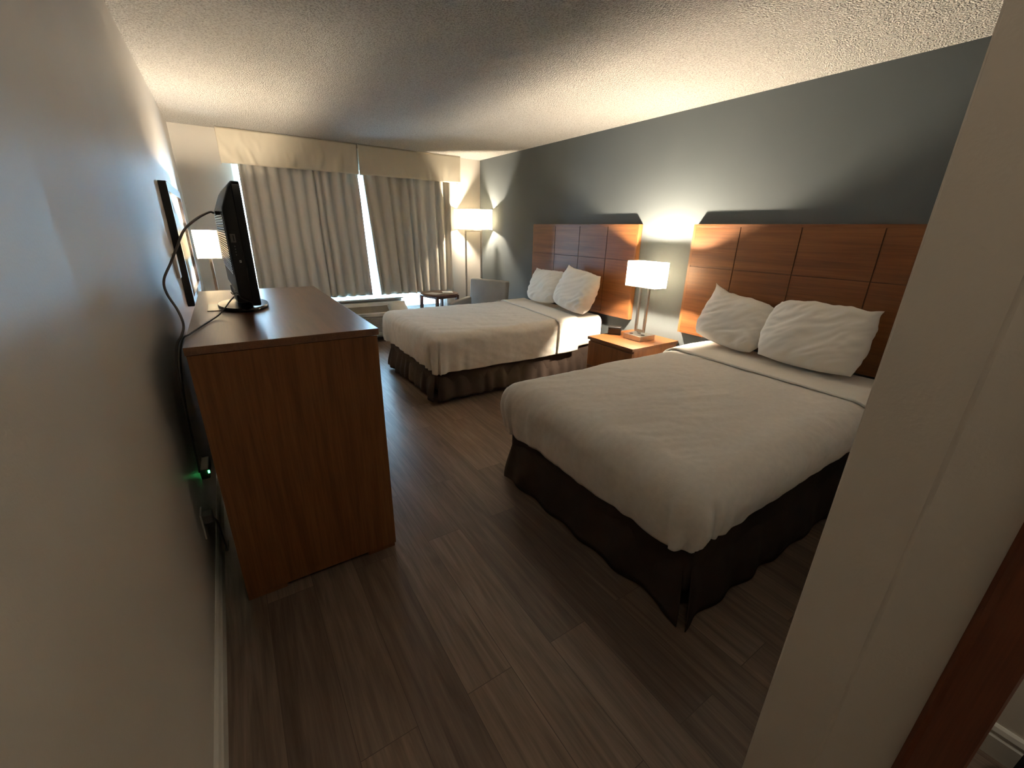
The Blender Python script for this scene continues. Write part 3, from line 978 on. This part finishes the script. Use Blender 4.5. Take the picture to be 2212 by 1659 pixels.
# near bed
B1 = dict(xf=1.535, ya=0.645, yb=1.945)
bed('double bed nearest the camera with dark brown skirt', B1['xf'], B1['ya'], B1['yb'], 3, 0.012, 3.6, 0.019)
t = thing('blanket', 'cream blanket spread over the near bed', 'blanket', (2.4, 1.3, 0.39), 0, 'cream blankets')
bm = make_cloth(1.510, 0.622, 1.968, 0.650, 0.115, 0.345, 0.435, 0.40, 3.20, 0.004, 1.0, 0.004, bulge=0.024, wr=1.0, crease=True, cpow=3.6)
solidify(obj('cover', bm, M['blanket'], t, smooth=True), 0.010)
bm = make_cloth(1.495, 0.602, 1.985, 0.662, 0.118, 0.3, 0.47, 0.43, 3.48, 0.010, 2.0, 0.004, nx=40, ny=170, x_start=2.955, start_skew=0.065, bulge=0.012, wr=0.6)
o = solidify(obj('turned_down_sheet', bm, M['linen'], t, smooth=True), 0.012)
o['label'] = 'turned-down white top sheet of the near bed'

# bed by the window
B2 = dict(xf=1.605, ya=3.205, yb=4.500)
bed('double bed by the window with gathered dark brown skirt', B2['xf'], B2['ya'], B2['yb'], 11, 0.045, 7.0, 0.032)
t = thing('blanket', 'cream blanket spread over the bed by the window', 'blanket', (2.4, 3.85, 0.33), 0, 'cream blankets')
bm = make_cloth(1.580, 3.182, 4.522, 0.650, 0.075, 0.335, 0.300, 0.33, 3.10, 0.004, 6.0, 0.011, bulge=0.012, wr=1.0)
solidify(obj('cover', bm, M['blanket'], t, smooth=True), 0.010)
bm = make_cloth(1.565, 3.162, 4.540, 0.662, 0.080, 0.3, 0.315, 0.34, 3.20, 0.010, 7.0, 0.004, nx=40, ny=170, x_start=2.930, start_skew=0.16, end_skew=0.22, bulge=0.010, wr=0.6)
o = solidify(obj('turned_down_sheet', bm, M['linen'], t, smooth=True), 0.012)
o['label'] = 'turned-down white top sheet of the bed by the window'
bm = make_cloth(1.600, 3.192, 4.512, 0.644, 0.07, 0.3, 0.355, 0.36, 3.545, 0.003, 8.0, 0.005, nx=40, ny=150, x_start=3.05, bulge=0.008, wr=0.6)
o = solidify(obj('fitted_sheet', bm, M['linen'], t, smooth=True), 0.004)

# ------------------------------------------------------------------ pillows
def pillow(label, center, a, b, h, lean, yaw, roll, seed, ear=(0.1, 0.1, 0.1, 0.1), sag=0.0):
    """a: half width (along y), b: half height, h: half thickness; leans back on the headboard"""
    bm = BM()
    n = 56
    def pt(u, v, s):
        # rounded outline between a rectangle and a squircle, slightly full along the edges
        su = u * math.sqrt(1 - 0.34 * v * v * abs(v) ** 1.0 * abs(u))
        sv = v * math.sqrt(1 - 0.34 * u * u * abs(u) ** 1.0 * abs(v))
        x, y = a * su, b * sv
        # ears at the corners: order (-,-),(+,-),(-,+),(+,+)
        c = (abs(u) ** 5) * (abs(v) ** 5)
        i = (1 if u > 0 else 0) + (2 if v > 0 else 0)
        x += (1 if u > 0 else -1) * ear[i] * a * c * 0.8
        y += (1 if v > 0 else -1) * ear[i] * b * c
        x *= 1 + 0.03 * fbm(Vector((u * 2, v * 3, seed + 30)), 2)
        t = ((1 - u ** 4) * (1 - v ** 4)) ** 0.5
        t *= 0.72 + 0.28 * (1 - v) / 2 + 0.10 * math.cos(u * 1.4)
        # soft buckles
        r = math.hypot(u, v)
        ang = math.atan2(v, u)
        w1 = fbm(Vector((u * 1.3, v * 1.3, seed)), 1)
        w2 = fbm(Vector(((u + v) * 1.1 + seed, (u - v) * 4.5 + 0.8 * w1, seed + 4)), 2) * (0.4 + 0.6 * r)
        rad = math.sin(ang * 15 + seed + 5 * w1) * sstep(0.45, 1.0, max(abs(u), abs(v)))
        d = 0.20 * w1 + 0.15 * w2 + 0.06 * rad
        z = s * h * t * (1 + d)
        y -= sag * b * (1 - u * u) * (v + 1) / 2
        y += 0.05 * b * fbm(Vector((u * 3.0, 4.0, seed)), 2) * (v + 1) / 2
        return Vector((x, y, z))
    F = [[None] * (n + 1) for _ in range(n + 1)]
    Bk = [[None] * (n + 1) for _ in range(n + 1)]
    def rem(k):
        t = k / n * 2 - 1
        return math.copysign(1 - (1 - abs(t)) ** 1.35, t)
    for i in range(n + 1):
        for j in range(n + 1):
            u, v = rem(i), rem(j)
            F[i][j] = bm.verts.new(pt(u, v, 1))
            edge = i in (0, n) or j in (0, n)
            Bk[i][j] = F[i][j] if edge else bm.verts.new(pt(u, v, -1))
    for i in range(n):
        for j in range(n):
            bm.faces.new((F[i][j], F[i + 1][j], F[i + 1][j + 1], F[i][j + 1]))
            bm.faces.new((Bk[i][j], Bk[i][j + 1], Bk[i + 1][j + 1], Bk[i + 1][j]))
    # local x -> world -y (viewer's right), local y -> up, local z -> toward -x (into the room)
    R = Matrix(((0, 0, -1), (-1, 0, 0), (0, 1, 0)))
    Rl = Matrix.Rotation(lean, 3, 'Y')          # lean back toward +x
    Ry = Matrix.Rotation(yaw, 3, 'Z')
    Rr = Matrix.Rotation(roll, 3, 'Z')
    T = Ry @ Rl @ R @ Rr
    for v in bm.verts:
        v.co = T @ v.co + Vector(center)
    zmin = min(v.co.z for v in bm.verts)
    for v in bm.verts:
        v.co.z += 0.686 - zmin
    zmin = 0.686
    o = obj('pillow', bm, M['linen'], None, (center[0], center[1], zmin), smooth=True)
    return tag(o, label, 'pillow', 'white bed pillows')
pillow('white pillow propped on the near bed, nearer the camera', (3.330, 1.115, 0.860), 0.298, 0.215, 0.105, 0.42, 0.08, -0.02, 1.0, (0.10, 0.12, 0.06, 0.20))
pillow('white pillow with raised corner on the near bed, on the nightstand side', (3.370, 1.665, 0.855), 0.262, 0.200, 0.098, 0.38, 0.02, -0.14, 4.0, (0.08, 0.06, 0.32, 0.02), 0.08)
pillow('large upright white pillow on the window bed, nearer the nightstand', (3.330, 3.395, 0.868), 0.315, 0.222, 0.105, 0.40, -0.10, -0.08, 9.0, (0.08, 0.10, 0.26, 0.14), 0.03)
pillow('smaller looking white pillow on the window bed, on the window side', (3.375, 3.985, 0.850), 0.265, 0.200, 0.096, 0.36, 0.02, 0.03, 13.0, (0.06, 0.06, 0.22, 0.10), 0.06)

# ------------------------------------------------------------------ nightstand and clock
NX0, NX1, NY0, NY1, NZ = 2.990, 3.606, 2.26, 2.805, 0.570
t = thing('nightstand', 'cherry wood nightstand between the two beds', 'nightstand', (3.3, 2.53, 0))
bm = BM(); box(bm, NX0, NX1, NY0, NY1, NZ - 0.026, NZ, 0.0015); obj('top', bm, M['hb_wood'], t)
bm = BM(); box(bm, NX0 + 0.030, NX1 - 0.012, NY0 + 0.006, NY1 - 0.006, 0.04, NZ - 0.0265, 0.001); obj('body', bm, M['cab_wood_v'], t)
for z0, z1 in ((0.30, 0.525), (0.06, 0.293)):
    bm = BM(); box(bm, NX0 + 0.010, NX0 + 0.0295, NY0 + 0.008, NY1 - 0.008, z0, z1, 0.0015); obj('drawer', bm, M['cab_wood_v'], t)
for x in (NX0 + 0.04, NX1 - 0.09):
    for y in (NY0 + 0.02, NY1 - 0.07):
        bm = BM(); box(bm, x, x + 0.05, y, y + 0.05, 0, 0.0395); obj('foot', bm, M['cab_dark'], t)
t = thing('alarm_clock', 'small black alarm clock at the back of the nightstand', 'clock', (3.27, 2.735, NZ), math.radians(-50))
bm = BM(); box(bm, -0.062, 0.062, -0.035, 0.035, 0.0005, 0.078, 0.008, 3); obj('case', bm, M['black'], t, smooth=True, world=False, angle=40)
bm = BM(); box(bm, -0.052, 0.052, -0.0365, -0.0345, 0.018, 0.064, 0.0005); obj('display', bm, M['screen'], t, world=False)

# ------------------------------------------------------------------ curtains and valance
def curtain(name, label, x0t, x1t, x0b, x1b, z0, z1, yc, amp, folds, seed, mat, group=None, nx=None, hem=True, side_b=0.0):
    bm = BM()
    nx = nx or int(folds * 20)
    rnd = random.Random(seed)
    # irregular fold spacing: piecewise phase
    cuts = [0.0]
    for k in range(folds):
        cuts.append(cuts[-1] + 0.6 + 0.8 * rnd.random())
    cuts = [c / cuts[-1] for c in cuts]
    amps = [0.6 + 0.5 * rnd.random() for _ in range(folds)]
    def phase(u):
        for k in range(folds):
            if u <= cuts[k + 1] or k == folds - 1:
                t = (u - cuts[k]) / (cuts[k + 1] - cuts[k])
                t = max(0.0, min(1.0, t))
                a = amps[k] * (1 - t) + amps[(k + 1) % folds] * t
                return (k + t) * 2 * math.pi, a
    def fn(u, v):
        z = z1 + (z0 - z1) * v
        ph, a = phase(u)
        ph += 0.55 * fbm(Vector((u * folds * 0.4, v * 1.2, seed)), 2)
        c = math.cos(ph)
        c = math.copysign(abs(c) ** 0.75, c)
        y = yc - amp * a * (0.75 + 0.25 * v) * c
        y += 0.006 * fbm(Vector((u * folds * 1.7, v * 3, seed + 3)), 2)
        xs = 0.010 * math.sin(ph) * (0.3 + 0.7 * v)
        x = (x0t + (x0b - x0t) * v) * (1 - u) + (x1t + (x1b - x1t) * v) * u + xs
        return (x, y, z)
    grid(bm, nx, 40, fn)
    o = obj(name, bm, mat, None, ((x0t + x1t) / 2, yc, z0), smooth=True)
    solidify(o, 0.002, 0.0)
    return tag(o, label, 'curtain', group) if label else o
cl = curtain('curtain', 'beige pleated curtain panel on the television side of the window gap', 0.548, 1.815, 0.530, 1.872, 0.615, 2.20, 5.903, 0.040, 11, 5, M['curtain'], 'beige window curtains')
cr = curtain('curtain', 'beige pleated curtain panel on the floor lamp side of the window gap', 1.870, 3.075, 1.985, 3.085, 0.608, 2.20, 5.903, 0.040, 9, 8, M['curtain'], 'beige window curtains')
curtain('sheer_curtain', 'thin white lining drape glowing bluish in the gap between the beige curtains', 1.885, 2.45, 1.915, 2.50, 0.600, 2.18, 5.962, 0.007, 7, 15, M['lining'])
# hems of the linings hang a little lower than the face cloth
for par, x0, x1, fo, sd in ((cl, 0.575, 1.86, 12, 21), (cr, 2.52, 3.06, 6, 22)):
    h = curtain('lining', None, x0, x1, x0, x1, 0.578, 0.74, 5.958, 0.006, fo, sd, M['lining'])
    h.parent = par
    h.location = Vector(h.location) - Vector(par.location)

def valance_bm(x0, x1, y, z0, z1, seed, ret0, ret1):
    bm = BM()
    n = int((x1 - x0) * 70)
    def fn(u, v):
        x = x0 + (x1 - x0) * u
        z = z1 + (z0 - z1) * v
        w = fbm(Vector((x * 4 + 0.3 * v, v * 0.7, seed)), 3)
        w2 = max(0.0, fbm(Vector((x * 7 - 0.5 * v * math.sin(x * 3), v * 0.9 + 3, seed + 2)), 2) - 0.15)
        yy = y - (0.014 * w + 0.06 * w2) * (0.2 + 0.8 * v)
        return (x, yy, z + 0.004 * w * v)
    vs = grid(bm, n, 16, fn)
    for (flag, col, sgn) in ((ret0, vs[0], -1), (ret1, vs[-1], 1)):
        if flag:
            prev = col
            for k in range(1, 7):
                cur = [bm.verts.new((q.co.x, q.co.y + (YF - 0.004 - q.co.y) * k / 6, q.co.z)) for q in col]
                for j in range(len(col) - 1):
                    bm.faces.new((prev[j], prev[j + 1], cur[j + 1], cur[j]))
                prev = cur
    return bm
va = thing('valance', 'cream fabric valance across the top of the window at the ceiling', 'valance', (1.81, 5.86, 2.10))
o = solidify(obj('fabric_panel', valance_bm(0.402, 1.826, 5.846, 2.098, 2.436, 31, True, False), M['valance'], va, smooth=True), 0.004, 0.0)
o = solidify(obj('fabric_panel', valance_bm(1.836, 3.225, 5.846, 2.100, 2.436, 37, False, True), M['valance'], va, smooth=True), 0.004, 0.0)
bm = BM(); box(bm, 0.43, 3.20, 5.875, 5.970, 2.405, 2.438); obj('mounting_board', bm, M['ptac_dark'], va)
bm = BM(); box(bm, 0.50, 3.12, 5.893, 5.913, 2.205, 2.225); tag(obj('curtain_rail', bm, M['alu'], None, (1.8, 5.915, 2.205)), 'white curtain rail hidden behind the cream valance', 'curtain rail')

# ------------------------------------------------------------------ air conditioner under the window
ac = thing('air_conditioner', 'cream through-wall air conditioner with louvred front under the window', 'air conditioner', (1.74, 5.80, 0))
ax0, ax1, ay0, ay1 = 1.20, 2.30, 5.690, 5.955
bm = BM(); box(bm, ax0, ax1, ay0 + 0.022, ay1, 0.085, 0.395, 0.004); obj('case', bm, M['ptac'], ac)
bm = BM()
box(bm, ax0, ax1, ay0, ay0 + 0.0215, 0.352, 0.397, 0.003)
box(bm, ax0, ax1, ay0, ay0 + 0.0215, 0.085, 0.125, 0.003)
box(bm, ax0, ax0 + 0.035, ay0, ay0 + 0.0215, 0.1252, 0.3518)
box(bm, ax1 - 0.035, ax1, ay0, ay0 + 0.0215, 0.1252, 0.3518)
obj('front_frame', bm, M['ptac'], ac)
bm = BM()
for k in range(13):
    z = 0.130 + k * 0.0170
    vs = box(bm, ax0 + 0.036, ax1 - 0.036, ay0 + 0.003, ay0 + 0.018, z, z + 0.0095)
lv = obj('louvre_grille', bm, M['ptac'], ac)
bm = BM(); box(bm, ax0 + 0.036, ax1 - 0.036, ay0 + 0.0185, ay0 + 0.0215, 0.127, 0.350); obj('recess', bm, M['ptac_hole'], ac)
# sloping top with the discharge slot
bm = BM()
extrude_profile(bm, [(ay0 + 0.022, 0.3975), (ay1, 0.3975), (ay1, 0.515), (ay0 + 0.155, 0.515), (ay0 + 0.135, 0.480)], (ax0, 0, 0), Vector((1, 0, 0)), Vector((0, 1, 0)), length=ax1 - ax0)
obj('top_cover', bm, M['ptac'], ac)
sl = Vector((0, 0.113, 0.0825)).normalized(); sn = Vector((0, -0.0825, 0.113)).normalized()
s0 = Vector((ax0 + 0.03, ay0 + 0.022, 0.3975))
bm = BM()
for k in range(7):
    p = s0 + sl * (0.010 + k * 0.0175)
    q = [p + sn * 0.0012, p + sl * 0.011 + sn * 0.0012, p + sl * 0.011 + sn * 0.008, p + sn * 0.004]
    A_ = [bm.verts.new(c) for c in q]; B_ = [bm.verts.new(c + Vector((0.80, 0, 0))) for c in q]
    for i in range(4):
        bm.faces.new((A_[i], A_[(i + 1) % 4], B_[(i + 1) % 4], B_[i]))
    bm.faces.new(A_[::-1]); bm.faces.new(B_)
obj('discharge_grille', bm, M['ptac_dark'], ac)
# control door standing ajar at the right end
bm = BM()
p = s0 + Vector((0.825, 0, 0)) + sn * 0.004
q = [p, p + sl * 0.135 + sn * 0.012, p + sl * 0.135 + sn * 0.020, p + sn * 0.010]
A_ = [bm.verts.new(c) for c in q]; B_ = [bm.verts.new(c + Vector((0.205, 0, 0))) for c in q]
for i in range(4):
    bm.faces.new((A_[i], A_[(i + 1) % 4], B_[(i + 1) % 4], B_[i]))
bm.faces.new(A_[::-1]); bm.faces.new(B_)
obj('control_door', bm, M['ptac'], ac)
for x in (ax0 + 0.05, ax1 - 0.11):
    bm = BM(); box(bm, x, x + 0.06, ay0 + 0.05, ay1 - 0.05, 0, 0.0845); obj('foot', bm, M['ptac_dark'], ac)

# ------------------------------------------------------------------ round side table
TX, TY, TZ = 2.640, 5.400, 0.662
t = thing('side_table', 'round dark wood side table below the curtains', 'table', (TX, TY, 0), math.radians(14))
bm = BM(); lathe(bm, [(0, TZ - 0.020), (0.250, TZ - 0.020), (0.257, TZ - 0.014), (0.257, TZ - 0.005), (0.252, TZ), (0, TZ)], 56)
obj('tabletop', bm, M['table_wood'], t, smooth=True, world=False, angle=40)
bm = BM()
for a in (0, 90, 180, 270):
    R = Matrix.Rotation(math.radians(a), 4, 'Z')
    vs = box(bm, -0.165, 0.165, -0.178, -0.160, TZ - 0.056, TZ - 0.0205)
    bmesh.ops.transform(bm, matrix=R, verts=vs)
obj('apron', bm, M['table_wood'], t, world=False)
for sx in (-1, 1):
    for sy in (-1, 1):
        bm = BM(); x, y = sx * 0.172, sy * 0.172
        lo = [bm.verts.new((x + sx * 0.008 + i * 0.013, y + sy * 0.008 + j * 0.013, 0)) for i, j in ((-1, -1), (1, -1), (1, 1), (-1, 1))]
        hi = [bm.verts.new((x + i * 0.019, y + j * 0.019, TZ - 0.0205)) for i, j in ((-1, -1), (1, -1), (1, 1), (-1, 1))]
        for k in range(4):
            bm.faces.new((lo[k], lo[(k + 1) % 4], hi[(k + 1) % 4], hi[k]))
        bm.faces.new(lo[::-1]); bm.faces.new(hi)
        obj('leg', bm, M['table_wood'], t, world=False)
for (x, y, w_, h_, rz, lab) in ((2.545, 5.36, 0.15, 0.20, 25, 'white paper on the side table, air conditioner end'), (2.765, 5.40, 0.14, 0.20, -20, 'white paper on the side table, armchair end')):
    bm = BM(); box(bm, -w_ / 2, w_ / 2, -h_ / 2, h_ / 2, 0, 0.003)
    for q in bm.verts:
        q.co.z += 0.0006
    o = obj('paper_sheet', bm, M['paper'])
    o.location = (x, y, TZ); o.rotation_euler = (0, 0, math.radians(rz))
    tag(o, lab, 'paper')

# ------------------------------------------------------------------ armchair, turned into the room
ang = math.atan2(0.91, -0.40)       # direction of the back's top edge, near end to far end
ch = thing('armchair', 'grey upholstered armchair in the corner before the floor lamp', 'armchair', (3.02, 4.965, 0), ang - math.pi / 2)
# local: +x is the back side, y runs along the back (width), seat opens to -x
hw = 0.30
def soft_box(x0, x1, y0, y1, z0, z1, bev=0.02, seg=4):
    bm = BM(); box(bm, x0, x1, y0, y1, z0, z1, bev, seg); return bm
bm = BM()
def backfn(x0b, x1b, lean):
    vs = box(bm, 0, 0.10, -hw, hw, 0, 0.62, 0.022, 4)
    for v in bm.verts:
        k = v.co.z / 0.62
        v.co.x += 0.145 + lean * k
        v.co.z += 0.23
backfn(0, 0, 0.055)
obj('backrest', bm, M['chair'], ch, smooth=True, world=False, angle=50)
obj('seat_base', soft_box(-0.30, 0.143, -hw + 0.075, hw - 0.075, 0.20, 0.335, 0.012), M['chair'], ch, smooth=True, world=False, angle=50)
obj('seat_cushion', soft_box(-0.315, 0.140, -hw + 0.078, hw - 0.078, 0.338, 0.455, 0.03, 5), M['chair'], ch, smooth=True, world=False, angle=60)
for s in (-1, 1):
    bm = BM()
    y0, y1 = (hw - 0.072, hw) if s > 0 else (-hw, -hw + 0.072)
    box(bm, -0.31, 0.143, y0, y1, 0.20, 0.615, 0.022, 4)
    for v in bm.verts:
        if v.co.z > 0.5:
            v.co.z -= 0.04 * (0.143 - v.co.x) / 0.45
    obj('armrest', bm, M['chair'], ch, smooth=True, world=False, angle=50)
for x in (-0.27, 0.17):
    for y in (-hw + 0.04, hw - 0.04):
        bm = BM(); box(bm, x - 0.02, x + 0.02, y - 0.02, y + 0.02, 0.0, 0.20); obj('leg', bm, M['table_wood'], ch, world=False)

# ------------------------------------------------------------------ dark bag on the closet floor
bg = thing('bag', 'dark navy fabric bag on the floor of the closet by the hall', 'bag', (1.80, -0.27, 0))
bm = BM()
box(bm, -0.12, 0.12, -0.11, 0.085, 0.0, 0.30, 0.04, 4)
for v in bm.verts:
    v.co.x += 0.012 * fbm(v.co * 9, 2)
    v.co.y *= 1.0 - 0.25 * v.co.z
obj('body', bm, M['navy'], bg, smooth=True, world=False)
bm = BM(); tube(bm, catmull([(0, -0.06, 0.285), (0, -0.055, 0.36), (0, -0.01, 0.39), (0, 0.035, 0.36), (0, 0.04, 0.285)], 8), 0.009, 10)
obj('handle', bm, M['navy'], bg, smooth=True, world=False)
